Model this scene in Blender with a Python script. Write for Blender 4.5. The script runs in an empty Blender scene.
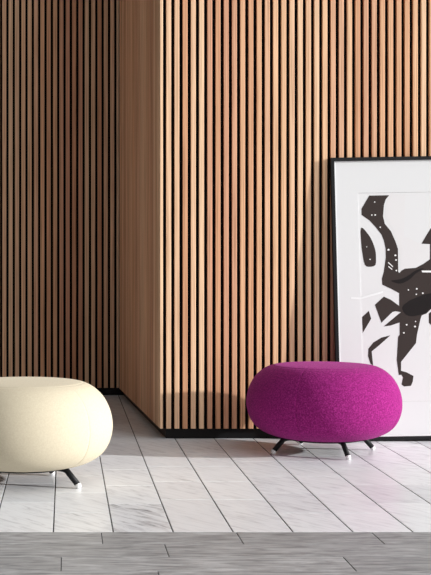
import bpy, bmesh, math, random
from mathutils import Vector, Matrix
from mathutils.geometry import tessellate_polygon
random.seed(7)
sc = bpy.context.scene
C = sc.collection
PI = math.pi

# ------------------------------------------------------------------ helpers
def obj(name, bm, mats, parent=None, smooth=False, recalc=True):
    if recalc:
        bmesh.ops.recalc_face_normals(bm, faces=bm.faces[:])
    me = bpy.data.meshes.new(name)
    bm.to_mesh(me); bm.free()
    for m in (mats if isinstance(mats, (list, tuple)) else [mats]):
        me.materials.append(m)
    if smooth:
        for p in me.polygons: p.use_smooth = True
    o = bpy.data.objects.new(name, me); C.objects.link(o)
    if parent is not None: o.parent = parent
    return o

def thing(name, label, cat, loc=(0, 0, 0), rotz=0.0, group=None):
    o = bpy.data.objects.new(name, None); C.objects.link(o)
    o.empty_display_size = .05
    o.location = loc; o.rotation_euler = (0, 0, rotz)
    o['label'] = label; o['category'] = cat
    if group: o['group'] = group
    return o

def struct(o, label=None, cat=None):
    o['kind'] = 'structure'
    if label: o['label'] = label
    if cat: o['category'] = cat
    return o

def box8(bm, pts, mi=0):
    """pts: 8 corners, bottom loop then top loop"""
    v = [bm.verts.new(p) for p in pts]
    for f in ((0, 3, 2, 1), (4, 5, 6, 7), (0, 1, 5, 4), (1, 2, 6, 5), (2, 3, 7, 6), (3, 0, 4, 7)):
        fc = bm.faces.new([v[i] for i in f]); fc.material_index = mi

def box(bm, x0, x1, y0, y1, z0, z1, mi=0):
    box8(bm, [(x0, y0, z0), (x1, y0, z0), (x1, y1, z0), (x0, y1, z0),
              (x0, y0, z1), (x1, y0, z1), (x1, y1, z1), (x0, y1, z1)], mi)

def prism(bm, loop, z0, z1, mi=0):
    """vertical prism over a plan loop"""
    n = len(loop)
    a = [bm.verts.new((p[0], p[1], z0)) for p in loop]
    b = [bm.verts.new((p[0], p[1], z1)) for p in loop]
    for f in (bm.faces.new(a[::-1]), bm.faces.new(b)): f.material_index = mi
    for i in range(n):
        j = (i + 1) % n
        bm.faces.new((a[i], a[j], b[j], b[i])).material_index = mi

# ------------------------------------------------------------------ materials
def mat(name):
    m = bpy.data.materials.new(name); m.use_nodes = True
    nt = m.node_tree
    return m, nt.nodes, nt.links, nt.nodes['Principled BSDF']

def simple(name, col, rough=.5, spec=.5, metal=0.0):
    m, n, l, p = mat(name)
    p.inputs['Base Color'].default_value = (*col, 1)
    p.inputs['Roughness'].default_value = rough
    p.inputs['Specular IOR Level'].default_value = spec
    p.inputs['Metallic'].default_value = metal
    return m

def ramp(n, stops):
    r = n.new('ShaderNodeValToRGB')
    e = r.color_ramp.elements
    while len(e) > 1: e.remove(e[-1])
    e[0].position = stops[0][0]; e[0].color = (*stops[0][1], 1)
    for pos, col in stops[1:]:
        q = e.new(pos); q.color = (*col, 1)
    return r

def wood_mat():
    m, n, l, p = mat('oak_veneer')
    geo = n.new('ShaderNodeNewGeometry'); tc = n.new('ShaderNodeTexCoord')
    # every slat is cut from a different board: its own tone
    tone = ramp(n, WOOD_TONES)
    l.new(geo.outputs['Random Per Island'], tone.inputs['Fac'])
    # grain: stretched along z, offset for each slat
    off = n.new('ShaderNodeMath'); off.operation = 'MULTIPLY'; off.inputs[1].default_value = 37.0
    l.new(geo.outputs['Random Per Island'], off.inputs[0])
    mp = n.new('ShaderNodeMapping'); mp.inputs['Scale'].default_value = (150, 150, 1.6)
    l.new(tc.outputs['Object'], mp.inputs['Vector'])
    comb = n.new('ShaderNodeCombineXYZ')
    l.new(off.outputs[0], comb.inputs['X']); l.new(off.outputs[0], comb.inputs['Z'])
    l.new(comb.outputs[0], mp.inputs['Location'])
    nz = n.new('ShaderNodeTexNoise'); nz.inputs['Scale'].default_value = 1.0
    nz.inputs['Detail'].default_value = 3; nz.inputs['Roughness'].default_value = .55
    l.new(mp.outputs[0], nz.inputs['Vector'])
    gr = ramp(n, [(.32, (.68, .62, .57)), (.5, (.98, .98, .97)), (.68, (1.16, 1.17, 1.16))])
    l.new(nz.outputs['Fac'], gr.inputs['Fac'])
    mx = n.new('ShaderNodeMix'); mx.data_type = 'RGBA'; mx.blend_type = 'MULTIPLY'
    mx.inputs['Factor'].default_value = 1.0
    l.new(tone.outputs['Color'], mx.inputs['A']); l.new(gr.outputs['Color'], mx.inputs['B'])
    l.new(mx.outputs['Result'], p.inputs['Base Color'])
    p.inputs['Roughness'].default_value = .55
    p.inputs['Specular IOR Level'].default_value = .25
    return m

WOOD_TONES = [(0.0, (.66, .335, .19)), (.22, (.79, .455, .265)), (.45, (.85, .535, .33)),
              (.65, (.74, .39, .24)), (.82, (.89, .60, .385)), (1.0, (.64, .31, .19))]
M_wood = wood_mat()
M_felt = simple('black_acoustic_felt', (.006, .005, .005), .95, .05)
M_plinth = simple('black_painted_wood', (.005, .005, .0055), .5, .2)

def marble_mat(name='pale_grey_marble', bold=False):
    m, n, l, p = mat(name)
    geo = n.new('ShaderNodeNewGeometry'); tc = n.new('ShaderNodeTexCoord')
    off = n.new('ShaderNodeMath'); off.operation = 'MULTIPLY'; off.inputs[1].default_value = 23.0
    l.new(geo.outputs['Random Per Island'], off.inputs[0])
    comb = n.new('ShaderNodeCombineXYZ')
    l.new(off.outputs[0], comb.inputs['X']); l.new(off.outputs[0], comb.inputs['Y'])
    rot = n.new('ShaderNodeMapping'); rot.inputs['Rotation'].default_value = (0, 0, .95)
    l.new(tc.outputs['Object'], rot.inputs['Vector'])
    mp = n.new('ShaderNodeMapping'); mp.inputs['Scale'].default_value = (4.5, 26.0, 1)
    l.new(rot.outputs[0], mp.inputs['Vector']); l.new(comb.outputs[0], mp.inputs['Location'])
    nz = n.new('ShaderNodeTexNoise'); nz.inputs['Scale'].default_value = 1.3
    nz.inputs['Detail'].default_value = 6; nz.inputs['Roughness'].default_value = .62
    nz.inputs['Distortion'].default_value = .8
    l.new(mp.outputs[0], nz.inputs['Vector'])
    vein = ramp(n, [(.28, (.46, .465, .48)), (.40, (.72, .725, .74)), (.52, (.87, .88, .895)), (.75, (.92, .93, .945))])
    l.new(nz.outputs['Fac'], vein.inputs['Fac'])
    tone = ramp(n, [(0, (.80, .80, .81)), (.12, (.92, .92, .925)), (.5, (.97, .97, .97)), (1, (1.0, 1.0, 1.0))])
    l.new(geo.outputs['Random Per Island'], tone.inputs['Fac'])
    mx = n.new('ShaderNodeMix'); mx.data_type = 'RGBA'; mx.blend_type = 'MULTIPLY'
    mx.inputs['Factor'].default_value = 1.0
    # a few tiles are boldly veined, most are faint
    wn = n.new('ShaderNodeTexWhiteNoise'); wn.noise_dimensions = '1D'
    l.new(off.outputs[0], wn.inputs['W'])
    st = ramp(n, [(0, (.45, .45, .45)), (.7, (.9, .9, .9)), (.9, (1, 1, 1)), (1, (1.3, 1.3, 1.3))])
    l.new(wn.outputs['Value'], st.inputs['Fac'])
    pl = n.new('ShaderNodeMix'); pl.data_type = 'RGBA'; pl.clamp_factor = False
    pl.inputs['A'].default_value = (.86, .87, .885, 1)
    if bold: pl.inputs['Factor'].default_value = 1.9
    else: l.new(st.outputs['Color'], pl.inputs['Factor'])
    l.new(vein.outputs['Color'], pl.inputs['B'])
    l.new(pl.outputs['Result'], mx.inputs['A']); l.new(tone.outputs['Color'], mx.inputs['B'])
    l.new(mx.outputs['Result'], p.inputs['Base Color'])
    p.inputs['Roughness'].default_value = .30
    p.inputs['Specular IOR Level'].default_value = .25
    return m
M_marble = marble_mat()
M_marble_bold = marble_mat('boldly_veined_marble', True)

def plank_mat():
    m, n, l, p = mat('grey_stone_plank')
    geo = n.new('ShaderNodeNewGeometry'); tc = n.new('ShaderNodeTexCoord')
    off = n.new('ShaderNodeMath'); off.operation = 'MULTIPLY'; off.inputs[1].default_value = 31.0
    l.new(geo.outputs['Random Per Island'], off.inputs[0])
    comb = n.new('ShaderNodeCombineXYZ')
    l.new(off.outputs[0], comb.inputs['X']); l.new(off.outputs[0], comb.inputs['Y'])
    mp = n.new('ShaderNodeMapping'); mp.inputs['Scale'].default_value = (6, 34, 1)
    l.new(tc.outputs['Object'], mp.inputs['Vector']); l.new(comb.outputs[0], mp.inputs['Location'])
    nz = n.new('ShaderNodeTexNoise'); nz.inputs['Scale'].default_value = 1.2
    nz.inputs['Detail'].default_value = 7; nz.inputs['Roughness'].default_value = .65
    l.new(mp.outputs[0], nz.inputs['Vector'])
    nz.inputs['Distortion'].default_value = .6
    vein = ramp(n, [(.32, (.18, .18, .184)), (.5, (.34, .34, .344)), (.68, (.50, .50, .505))])
    l.new(nz.outputs['Fac'], vein.inputs['Fac'])
    tone = ramp(n, [(0, (.84, .84, .84)), (1, (1.08, 1.08, 1.08))])
    l.new(geo.outputs['Random Per Island'], tone.inputs['Fac'])
    mx = n.new('ShaderNodeMix'); mx.data_type = 'RGBA'; mx.blend_type = 'MULTIPLY'
    mx.inputs['Factor'].default_value = 1.0
    l.new(vein.outputs['Color'], mx.inputs['A']); l.new(tone.outputs['Color'], mx.inputs['B'])
    l.new(mx.outputs['Result'], p.inputs['Base Color'])
    p.inputs['Roughness'].default_value = .5
    p.inputs['Specular IOR Level'].default_value = .3
    return m
M_plank = plank_mat()
M_grout = simple('dark_grey_grout', (.11, .11, .113), .85, .1)

def wool_mat(name, stops, scale=330, sheen=.3, tint=(1, 1, 1), bump=.25):
    m, n, l, p = mat(name)
    tc = n.new('ShaderNodeTexCoord')
    nz = n.new('ShaderNodeTexNoise'); nz.inputs['Scale'].default_value = scale * .45
    nz.inputs['Detail'].default_value = 3; nz.inputs['Roughness'].default_value = .7
    l.new(tc.outputs['Object'], nz.inputs['Vector'])
    cr = ramp(n, stops)
    l.new(nz.outputs['Fac'], cr.inputs['Fac'])
    l.new(cr.outputs['Color'], p.inputs['Base Color'])
    vo = n.new('ShaderNodeTexVoronoi'); vo.inputs['Scale'].default_value = scale
    l.new(tc.outputs['Object'], vo.inputs['Vector'])
    b = n.new('ShaderNodeBump'); b.inputs['Strength'].default_value = bump; b.inputs['Distance'].default_value = .002
    l.new(vo.outputs['Distance'], b.inputs['Height']); l.new(b.outputs[0], p.inputs['Normal'])
    p.inputs['Roughness'].default_value = .95
    p.inputs['Specular IOR Level'].default_value = .1
    p.inputs['Sheen Weight'].default_value = sheen
    p.inputs['Sheen Roughness'].default_value = .5
    p.inputs['Sheen Tint'].default_value = (*tint, 1)
    return m
M_magenta = wool_mat('magenta_wool', [(.30, (.125, .007, .072)), (.5, (.25, .012, .142)), (.7, (.42, .035, .25))],
                     sheen=.12, tint=(1, .3, .8))
M_cream = wool_mat('cream_wool', [(.30, (.515, .445, .325)), (.5, (.55, .485, .36)), (.7, (.585, .525, .395))],
                   sheen=.15, tint=(1, .95, .8), bump=.12)
M_black = simple('black_powder_coated_steel', (.008, .008, .009), .5, .2)
M_white = simple('white_plastic', (.88, .88, .88), .5, .3)
M_frame = simple('black_stained_frame', (.010, .010, .011), .5, .2)
M_board = simple('brown_backing_board', (.20, .15, .10), .8, .2)
M_mat = simple('white_mount_card', (.735, .735, .735), .8, .2)
M_edge = simple('white_bevel_card', (.86, .86, .86), .8, .2)
M_paper = simple('pale_print_paper', (.735, .73, .73), .8, .2)
M_pink = simple('pale_pink_paper', (.735, .72, .718), .8, .2)
M_ink = simple('brown_black_ink', (.042, .031, .028), .7, .15)
M_ink2 = simple('blue_black_ink', (.018, .015, .015), .8, .1)
M_inkw = simple('white_ink', (.88, .87, .86), .7, .2)

# ------------------------------------------------------------------ slatted walls
TOP = 4.0
Z0 = .059            # underside of the slats, above the plinth
PITCH = .04644
DEPTH = .022         # slat projection in front of the felt
A = Vector((.536, 7.34))      # outer corner of the projecting block
B = Vector((.402, 9.72))      # inner corner of the recess

def slat_wall(name, origin, t, nrm, spans, length, thick=.035, end0=0.0, end1=0.0):
    """origin: plan point of the slat face at s = 0, t along the wall, nrm to the room"""
    bm = bmesh.new()
    ch = .0016
    def P(s, d):                      # d = depth behind the face
        q = origin + t * s - nrm * d
        return (q.x, q.y)
    for s0, s1 in spans:
        prism(bm, [P(s0, DEPTH), P(s0, ch), P(s0 + ch, 0), P(s1 - ch, 0), P(s1, ch), P(s1, DEPTH)], Z0, TOP, 0)
    e0, e1 = end0, length - end1
    prism(bm, [P(e0, DEPTH + .0005), P(e0, DEPTH + thick), P(e1, DEPTH + thick), P(e1, DEPTH + .0005)], Z0, TOP, 1)
    return struct(obj(name, bm, [M_wood, M_felt]))

# front of the block (faces the camera)
spans = [(0.0, .0168)]
g = .0262
k = 0
LEN_F = 3.0
while g + k * PITCH + PITCH < LEN_F:
    c0 = g + k * PITCH
    spans.append((c0 + .0097, c0 + PITCH - .0097)); k += 1
slat_wall('wall_right', A, Vector((1, 0)), Vector((0, -1)), spans, LEN_F, end0=.004)

# side of the block (faces left into the recess)
tv = (B - A); LEN_S = tv.length; tv.normalize()
nv = Vector((-tv.y, tv.x))
spans = []
s = .030
while s + PITCH < LEN_S:
    spans.append((s + .0082, s + PITCH - .0082)); s += PITCH
slat_wall('wall_side', A, tv, nv, spans, LEN_S, end0=.030)

# back of the recess (faces the camera); phase from its right end
LEN_B = 3.4
s = .0250
spans = [(0.0, s - .0089)]
while s + PITCH < LEN_B:
    spans.append((s + .0089, s + .0475 - .0089)); s += .0475
slat_wall('wall_back', Vector((B.x, B.y)), Vector((-1, 0)), Vector((0, -1)), spans, LEN_B, end0=-.03)

# plinths set back under the slats
pa = Vector((.572, 7.37))
bm = bmesh.new()
prism(bm, [(pa.x, pa.y), (A.x + LEN_F, pa.y), (A.x + LEN_F, pa.y + .03), (pa.x + .03, pa.y + .03)], 0, Z0)
struct(obj('baseboard_right', bm, M_plinth))
pb = Vector((B.x + .037, 9.765))
bm = bmesh.new()
prism(bm, [(pa.x, pa.y), (pa.x + .03, pa.y + .03), (pb.x + .03, pb.y), (pb.x, pb.y)], 0, Z0)
struct(obj('baseboard_side', bm, M_plinth))
bm = bmesh.new()
box(bm, B.x - LEN_B, pb.x + .03, 9.765, 9.80, 0, Z0)
struct(obj('baseboard_back', bm, M_plinth))

# ------------------------------------------------------------------ floor
TW = .2222; X00 = -.0433; YB = 4.815; TLEN = .445
bm = bmesh.new()
def slab(bm, x0, x1, y0, y1, z=0.0, mi=0, h=.012, bev=.0007):
    """a thin tile with an eased top edge"""
    v0 = [bm.verts.new(p) for p in ((x0, y0, z - h), (x1, y0, z - h), (x1, y1, z - h), (x0, y1, z - h))]
    v1 = [bm.verts.new(p) for p in ((x0, y0, z - bev), (x1, y0, z - bev), (x1, y1, z - bev), (x0, y1, z - bev))]
    b = bev
    v2 = [bm.verts.new(p) for p in ((x0 + b, y0 + b, z), (x1 - b, y0 + b, z), (x1 - b, y1 - b, z), (x0 + b, y1 - b, z))]
    for a, c in ((v0, v1), (v1, v2)):
        for i in range(4):
            j = (i + 1) % 4
            bm.faces.new((a[i], a[j], c[j], c[i])).material_index = mi
    bm.faces.new(v2).material_index = mi
joint = .0054        # wide joints along the view, hairline joints across
cross = .0034
first = {-2: 5.10, -1: 5.417, 0: 5.185, 1: 5.37, 2: 5.474, 3: 5.474, 4: 5.18, 5: 5.18, 6: 5.39, 7: 5.39}
bold = {(1, YB)}
for c in range(-14, 17):
    x0 = X00 + c * TW + joint / 2; x1 = x0 + TW - joint
    y = first.get(c, 4.9 + random.random() * .4)
    ys = [YB]
    while y < 9.82:
        if y - YB > .03: ys.append(y)
        y += TLEN
    ys.append(9.82)
    for a, b in zip(ys[:-1], ys[1:]):
        slab(bm, x0, x1, a + cross / 2, b - cross / 2, mi=2 if (c, a) in bold else 0)
box(bm, X00 - 14 * TW, X00 + 17 * TW, YB - .001, 9.82, -.06, -.0025, 1)
struct(obj('floor', bm, [M_marble, M_grout, M_marble_bold], recalc=False))

bm = bmesh.new()
rows = 14; RW = .203; PL = .98
shift = {0: .134, 1: .353, 2: -.013, 3: .30}
XA, XE = X00 - 14 * TW, X00 + 17 * TW
for r in range(rows):
    y1 = YB - r * RW; y0 = y1 - RW
    x = shift.get(r, random.random() * .5)
    step = .5 if r == 0 else .956
    while x > XA: x -= step
    while x < XE:
        a = max(x, XA); b = min(x + step, XE)
        if b - a > .01: slab(bm, a + .0016, b - .0016, y0 + .0007, y1 - .0007)
        x += step
box(bm, XA, XE, YB - rows * RW, YB - .0012, -.06, -.0035, 1)
struct(obj('trim_1', bm, [M_plank, M_grout], recalc=False))

# ------------------------------------------------------------------ poufs
PROF = [(.262, .4545), (.278, .4525), (.292, .447), (.312, .437), (.335, .420), (.358, .397), (.378, .367),
        (.393, .334), (.402, .300), (.4055, .268), (.404, .236), (.397, .204), (.384, .172), (.363, .142),
        (.335, .119), (.300, .101), (.262, .089), (.225, .082), (.190, .079)]
def catmull(pts, n=4):
    out = []
    for i in range(len(pts) - 1):
        p0 = pts[max(i - 1, 0)]; p1 = pts[i]; p2 = pts[i + 1]; p3 = pts[min(i + 2, len(pts) - 1)]
        for k in range(n):
            t = k / n
            out.append(tuple(.5 * ((2 * b) + (-a + c) * t + (2 * a - 5 * b + 4 * c - d) * t * t + (-a + 3 * b - 3 * c + d) * t ** 3)
                             for a, b, c, d in zip(p0, p1, p2, p3)))
    out.append(pts[-1]); return out

def azimuths(seams):
    a = [2 * PI * i / 160 for i in range(160)]
    for s_ in seams:
        for d in (-.028, -.02, -.013, -.007, -.003, 0, .003, .007, .013, .02, .028):
            a.append((s_ + d) % (2 * PI))
    a = sorted(a); out = [a[0]]
    for v in a[1:]:
        if v - out[-1] > .0025: out.append(v)
    return out

def loft(bm, rings, close_first=False, close_last=False, mi=0):
    vr = [[bm.verts.new(p) for p in r] for r in rings]
    n = len(rings[0])
    for a, b in zip(vr[:-1], vr[1:]):
        for i in range(n):
            j = (i + 1) % n
            bm.faces.new((a[i], a[j], b[j], b[i])).material_index = mi
    if close_first: bm.faces.new(vr[0][::-1]).material_index = mi
    if close_last: bm.faces.new(vr[-1]).material_index = mi
    return vr

def seam_dip(az, seams, r):
    d = 0
    for s_ in seams:
        x = ((az - s_ + PI) % (2 * PI) - PI) * max(r, .05)
        d += math.exp(-(x / .003) ** 2) * .0022 + math.exp(-(x / .014) ** 2) * .0006
    return d

def tube(bm, pts, rad, n=14, mi=0):
    rings = []
    up = Vector((0, 0, 1))
    for i, p in enumerate(pts):
        p = Vector(p)
        d = (Vector(pts[min(i + 1, len(pts) - 1)]) - Vector(pts[max(i - 1, 0)])).normalized()
        s_ = d.cross(Vector((-d.y, d.x, 0)) if abs(d.z) < .95 else Vector((1, 0, 0))).normalized()
        u = d.cross(s_).normalized()
        r = rad[i] if isinstance(rad, (list, tuple)) else rad
        rings.append([tuple(p + s_ * (r * math.cos(2 * PI * k / n)) + u * (r * math.sin(2 * PI * k / n))) for k in range(n)])
    loft(bm, rings, True, True, mi)

def pouf(label, loc, wool, seam0, leg0, group, legr=(.292,) * 4, soft=False):
    t = thing('pouf', label, 'pouf', loc, 0.0, group)
    seams = [(seam0 + i * PI / 2) % (2 * PI) for i in range(4)]
    az = azimuths(seams)
    prof = [(r * .992, z) for r, z in catmull(PROF, 4)]
    # side cover: four gores drawn in at their seams
    bm = bmesh.new()
    rings = []
    n = len(prof)
    for i, (r, z) in enumerate(prof):
        fade = min(1, i / 6.0) * min(1, (n - 1 - i) / 5.0 + .25)
        ring = []
        for a in az:
            rr = r - seam_dip(a, seams, r) * fade * (.8 + (.7 if soft else 1.8) * max(0, (.30 - z) / .22))
            ring.append((rr * math.cos(a), rr * math.sin(a), z))
        rings.append(ring)
    loft(bm, rings, False, True)
    obj('side_cover', bm, wool, t, True)
    # seat panel: domed disc with a welted edge sunk into the side cover
    bm = bmesh.new()
    sp = [(.268, .446), (.2665, .4530), (.261, .4565), (.250, .4585), (.20, .4620), (.14, .4648), (.07, .4664), (.012, .4668)]
    if soft: sp[:4] = [(.268, .446), (.2665, .4540), (.263, .4556), (.252, .4575)]
    rings = [[(r * math.cos(2 * PI * k / 128), r * math.sin(2 * PI * k / 128), z) for k in range(128)] for r, z in sp]
    loft(bm, rings, True, True)
    obj('seat_panel', bm, wool, t, True)
    # underside plate
    bm = bmesh.new()
    rings = [[(r * math.cos(2 * PI * k / 64), r * math.sin(2 * PI * k / 64), z) for k in range(64)]
             for r, z in ((.205, .0785), (.205, .074), (.199, .072))]
    loft(bm, rings, True, True)
    obj('base_plate', bm, M_black, t)
    for i in range(4):
        a = leg0 + i * PI / 2
        d = Vector((math.cos(a), math.sin(a), 0))
        R = legr[i]
        path = [(.165, .0800), (.195, .0800), (.213, .0785), (.225, .0745), (.233, .0685), (.239, .061), (R - .0105, .0165)]
        path = [(r - (.292 - R) * min(1, .4 + .6 * (.08 - z) / .06), z) for r, z in path[:-1]] + path[-1:]
        path = [tuple(d * r + Vector((0, 0, z))) for r, z in path]
        bm = bmesh.new()
        tube(bm, path, .0132)
        lg = obj('leg', bm, M_black, t, True)
        e0 = d * (R - .0115) + Vector((0, 0, .0185)); e1 = d * (R - .001) + Vector((0, 0, .0025))
        bm = bmesh.new()
        tube(bm, [tuple(e0), tuple(e0.lerp(e1, .25)), tuple(e0.lerp(e1, .9)), tuple(e1)], [.0136, .0136, .0105, .006])
        for v in bm.verts: v.co.z = max(v.co.z, 0.0005)
        lc = obj('foot_cap', bm, M_white, lg, True)
        lc['label'] = 'white plastic foot tip'
    return t

def AZ(deg):      # degrees to the right of straight-towards-the-camera -> azimuth
    return math.radians(deg - 90)
GR = 'low upholstered poufs on the tiled floor'
pouf('magenta wool pouf on black splayed legs in front of the leaning framed picture', (1.360, 6.84, 0), M_magenta, AZ(59), AZ(14.5), GR)
pouf('cream wool pouf on black splayed legs in front of the dark wall recess', (-.186, 5.90, 0), M_cream, AZ(47), AZ(57), GR, (.300, .238, .300, .300), True)

# ------------------------------------------------------------------ framed picture
ART = {
'body': [(0.214,1.37),(0.326,1.37),(0.306,1.347),(0.295,1.316),(0.288,1.251),(0.297,1.209),(0.33,1.167),(0.354,1.109),(0.367,1.067),(0.365,0.938),(0.371,0.931),(0.385,0.946),(0.403,0.955),(0.465,0.959),(0.507,0.98),(0.545,1.005),(0.548,1.091),(0.5,1.094),(0.53,1.143),(0.554,1.179),(0.607,1.215),(0.672,1.135),(0.723,0.988),(0.762,0.775),(0.676,0.726),(0.592,0.721),(0.542,0.726),(0.517,0.702),(0.49,0.692),(0.482,0.671),(0.46,0.584),(0.453,0.537),(0.367,0.434),(0.365,0.384),(0.396,0.375),(0.434,0.354),(0.429,0.322),(0.418,0.299),(0.38,0.296),(0.366,0.308),(0.375,0.347),(0.367,0.362),(0.352,0.36),(0.343,0.445),(0.354,0.574),(0.363,0.585),(0.365,0.654),(0.315,0.638),(0.275,0.633),(0.316,0.666),(0.374,0.712),(0.343,0.717),(0.326,0.713),(0.317,0.705),(0.263,0.654),(0.229,0.755),(0.28,0.8),(0.319,0.782),(0.365,0.747),(0.367,0.818),(0.321,0.844),(0.274,0.867),(0.272,0.901),(0.284,0.939),(0.297,1.018),(0.298,1.068),(0.289,1.115),(0.277,1.148),(0.247,1.189),(0.211,1.23),(0.168,1.261),(0.168,1.296)],
'leaf': [(0.163,1.19),(0.204,1.149),(0.226,1.106),(0.24,1.059),(0.242,1.023),(0.238,0.979),(0.207,0.969),(0.179,0.98),(0.167,1.044),(0.162,1.098)],
'shard': [(0.194,0.722),(0.206,0.678),(0.157,0.599),(0.155,0.687)],
'hook': [(0.311,0.583),(0.26,0.571),(0.214,0.544),(0.186,0.51),(0.183,0.469),(0.195,0.427),(0.21,0.415),(0.204,0.495),(0.244,0.526)],
'block': [(0.53,0.701),(0.542,0.711),(0.626,0.71),(0.624,0.654),(0.54,0.638),(0.529,0.649)],
'dark': [(0.382,0.74),(0.409,0.766),(0.449,0.787),(0.544,0.815),(0.662,0.798),(0.66,0.742),(0.542,0.728),(0.516,0.705),(0.488,0.697),(0.431,0.687),(0.393,0.705)],
'dark2': [(0.322,0.889),(0.373,0.896),(0.418,0.915),(0.464,0.945),(0.509,0.956),(0.463,0.926),(0.424,0.892),(0.372,0.871)],
'ribbon': [(0.095,0.801),(0.147,0.797),(0.2,0.812),(0.274,0.831),(0.275,0.821),(0.201,0.801),(0.147,0.787),(0.095,0.79)],
'ribbon2': [(0.496,0.943),(0.599,0.941),(0.598,0.929),(0.499,0.933)],
'slash': [(0.311,0.994),(0.337,0.969),(0.335,0.964),(0.308,0.99)],
'slash2': [(0.311,0.972),(0.332,0.954),(0.33,0.949),(0.309,0.967)],
'specks': [(0.243,1.333),(0.225,1.26),(0.244,1.26),(0.192,1.081),(0.208,1.011),(0.313,1.063),(0.351,1.031),(0.354,1.005),(0.355,0.945),(0.463,0.81),(0.499,0.816),(0.466,0.841),(0.454,0.658),(0.45,0.63),(0.387,0.595),(0.404,0.64),(0.419,0.835),(0.271,1.19)],
'print': [(0.159,1.384),(1.512,1.361),(1.47,0.188),(0.127,0.21)],
'corner': [(0.002,1.584),(0.002,-0.002)],
'pink': [(0.337,1.377),(0.417,1.375),(0.402,1.14),(0.496,1.093),(0.541,1.087),(0.539,1.014),(0.459,0.967),(0.377,0.943),(0.377,1.067),(0.338,1.17),(0.299,1.251),(0.306,1.316)],

}
W, H = 1.13, 1.586
FW = .0195
pic = thing('framed_picture', 'large black framed abstract picture leaning against the slatted wood wall', 'picture', (1.521, 7.272, .0012))
pic.rotation_euler = (-math.atan(.0442), math.radians(-.94), 0)
# moulding: four mitred lengths, one mesh
bm = bmesh.new()
def quad_ring(bm, o, i, y0, y1, mi=0):
    """rectangular ring between outer rect o and inner rect i (u0,v0,u1,v1)"""
    def rect(r, y): return [bm.verts.new(p) for p in ((r[0], y, r[1]), (r[2], y, r[1]), (r[2], y, r[3]), (r[0], y, r[3]))]
    of, inf, ob, ib = rect(o, y0), rect(i, y0), rect(o, y1), rect(i, y1)
    for k in range(4):
        j = (k + 1) % 4
        for f in ((of[k], of[j], inf[j], inf[k]), (inf[k], inf[j], ib[j], ib[k]), (ib[k], ib[j], ob[j], ob[k]), (ob[k], ob[j], of[j], of[k])):
            bm.faces.new(f).material_index = mi
quad_ring(bm, (0, 0, W, H), (FW, FW, W - FW, H - FW), -.030, 0)
bmesh.ops.bevel(bm, geom=[e for e in bm.edges], offset=.0012, segments=1, affect='EDGES')
obj('frame_moulding', bm, M_frame, pic)
bm = bmesh.new()
box(bm, FW + .0005, W - FW - .0005, -.013, -.005, FW + .0005, H - FW - .0005)
obj('backing_board', bm, M_board, pic)
win = (.1495, .2125, W - .1495, 1.385)
bm = bmesh.new()
quad_ring(bm, (FW + .0008, FW + .0008, W - FW - .0008, H - FW - .0008), win, -.0185, -.0135, 0)
obj('mount', bm, M_mat, pic)
bm = bmesh.new()
e = .0075
quad_ring(bm, (FW + .0003, FW + .0003, W - FW - .0003, H - FW - .0003), (FW + e, FW + e, W - FW - e, H - FW - e), -.0200, -.0188, 0)
sl = obj('frame_slip', bm, M_edge, pic); sl['label'] = 'thin bright white slip inside the black moulding'

def shape(bm, pts, y0, y1, mi):
    """flat cut shape: front at y0, back at y1"""
    tris = tessellate_polygon([[Vector((p[0], p[1], 0)) for p in pts]])
    f = [bm.verts.new((p[0], y0, p[1])) for p in pts]
    b = [bm.verts.new((p[0], y1, p[1])) for p in pts]
    for t_ in tris:
        try: bm.faces.new([f[i] for i in t_]).material_index = mi
        except ValueError: pass
    n = len(pts)
    for i in range(n):
        j = (i + 1) % n
        bm.faces.new((f[i], f[j], b[j], b[i])).material_index = mi
def smooth_loop(pts, n=3):
    out = []; N = len(pts)
    for i in range(N):
        p0, p1, p2, p3 = pts[i - 1], pts[i], pts[(i + 1) % N], pts[(i + 2) % N]
        for k in range(n):
            t = k / n
            out.append(tuple(.5 * ((2 * b) + (-a + c) * t + (2 * a - 5 * b + 4 * c - d) * t * t + (-a + 3 * b - 3 * c + d) * t ** 3)
                             for a, b, c, d in zip(p0, p1, p2, p3)))
    return out
bm = bmesh.new()
box(bm, win[0] + .0005, win[2] - .0005, -.0165, -.0137, win[1] + .0005, win[3] - .0005, 0)
y = -.0166
shape(bm, ART['pink'], y - .0002, y + .0004, 4)
for kname in ('body', 'block', 'shard'):
    shape(bm, ART[kname], y - .0006, y + .0004, 1)
shape(bm, smooth_loop(ART['leaf']), y - .0006, y + .0004, 1)
shape(bm, ART['hook'], y - .0006, y + .0004, 1)
shape(bm, smooth_loop(ART['dark']), y - .0010, y, 2)
shape(bm, smooth_loop(ART['dark2']), y - .0010, y, 2)
for kname in ('ribbon2', 'slash', 'slash2'):
    shape(bm, ART[kname], y - .0014, y, 3)
random.seed(3)
for (u, v) in ART['specks']:
    r = random.uniform(.0028, .0055); ph = random.random() * 6
    shape(bm, [(u + r * (1.1 + .4 * math.sin(3 * q + ph)) * math.cos(2 * PI * q / 7), v + r * math.sin(2 * PI * q / 7)) for q in range(7)],
          y - .0014, y, 3)
obj('art_print', bm, [M_paper, M_ink, M_ink2, M_inkw, M_pink], pic)
bm = bmesh.new()
shape(bm, [p for p in smooth_loop(ART['ribbon'], 1)], -.0192, -.0186, 0)
rb = obj('paper_ribbon', bm, M_edge, pic); rb['label'] = 'thin curved white paper strip across the mount'

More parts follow.
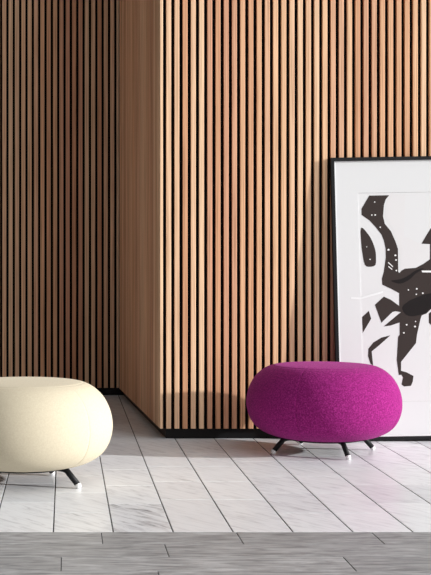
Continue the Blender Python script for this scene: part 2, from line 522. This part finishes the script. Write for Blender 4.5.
# ------------------------------------------------------------------ light
SUN_AZ = math.radians(15.5)
EL = math.radians(13.5)
sun = bpy.data.lights.new('sun', 'SUN'); sun.energy = 5.25; sun.angle = math.radians(1.0); sun.color = (1, .995, .99)
so = bpy.data.objects.new('sun', sun); C.objects.link(so)
d = Vector((-math.cos(SUN_AZ) * math.cos(EL), math.sin(SUN_AZ) * math.cos(EL), -math.sin(EL)))
so.rotation_euler = d.to_track_quat('-Z', 'Y').to_euler(); so.location = (4, 2, 3)

w = bpy.data.worlds.new('daylight'); sc.world = w; w.use_nodes = True
n, l = w.node_tree.nodes, w.node_tree.links
bg = n['Background']
tc = n.new('ShaderNodeTexCoord')
dot = n.new('ShaderNodeVectorMath'); dot.operation = 'DOT_PRODUCT'
dot.inputs[1].default_value = Vector((.82, -.42, .42)).normalized()
l.new(tc.outputs['Generated'], dot.inputs[0])
cr = ramp(n, [(.0, (.24, .22, .20)), (.2, (.16, .15, .14)), (.4, (.05, .048, .046)), (.6, (.07, .069, .068)), (.74, (.33, .335, .34)), (.86, (1.1, 1.11, 1.12)), (1.0, (2.0, 2.02, 2.05))])
mr = n.new('ShaderNodeMapRange'); mr.inputs['From Min'].default_value = -1; mr.inputs['From Max'].default_value = 1
l.new(dot.outputs['Value'], mr.inputs['Value']); l.new(mr.outputs[0], cr.inputs['Fac'])
l.new(cr.outputs['Color'], bg.inputs['Color']); bg.inputs['Strength'].default_value = 1.0

# ------------------------------------------------------------------ camera (architectural shift lens)
cam = bpy.data.cameras.new('camera')
co = bpy.data.objects.new('camera', cam); C.objects.link(co); sc.camera = co
co.location = (0, 0, 1.0); co.rotation_euler = (PI / 2, 0, 0)
cam.sensor_width = 36; cam.sensor_fit = 'AUTO'
cam.lens = 1300 / 575 * 36
cam.shift_x = (215.5 - 65) / 575
cam.shift_y = -(287.5 - 262) / 575
cam.clip_start = .1; cam.clip_end = 100

vs = sc.view_settings
vs.view_transform = 'Standard'; vs.look = 'None'; vs.exposure = 0.0; vs.gamma = 1.0; vs.use_curve_mapping = False
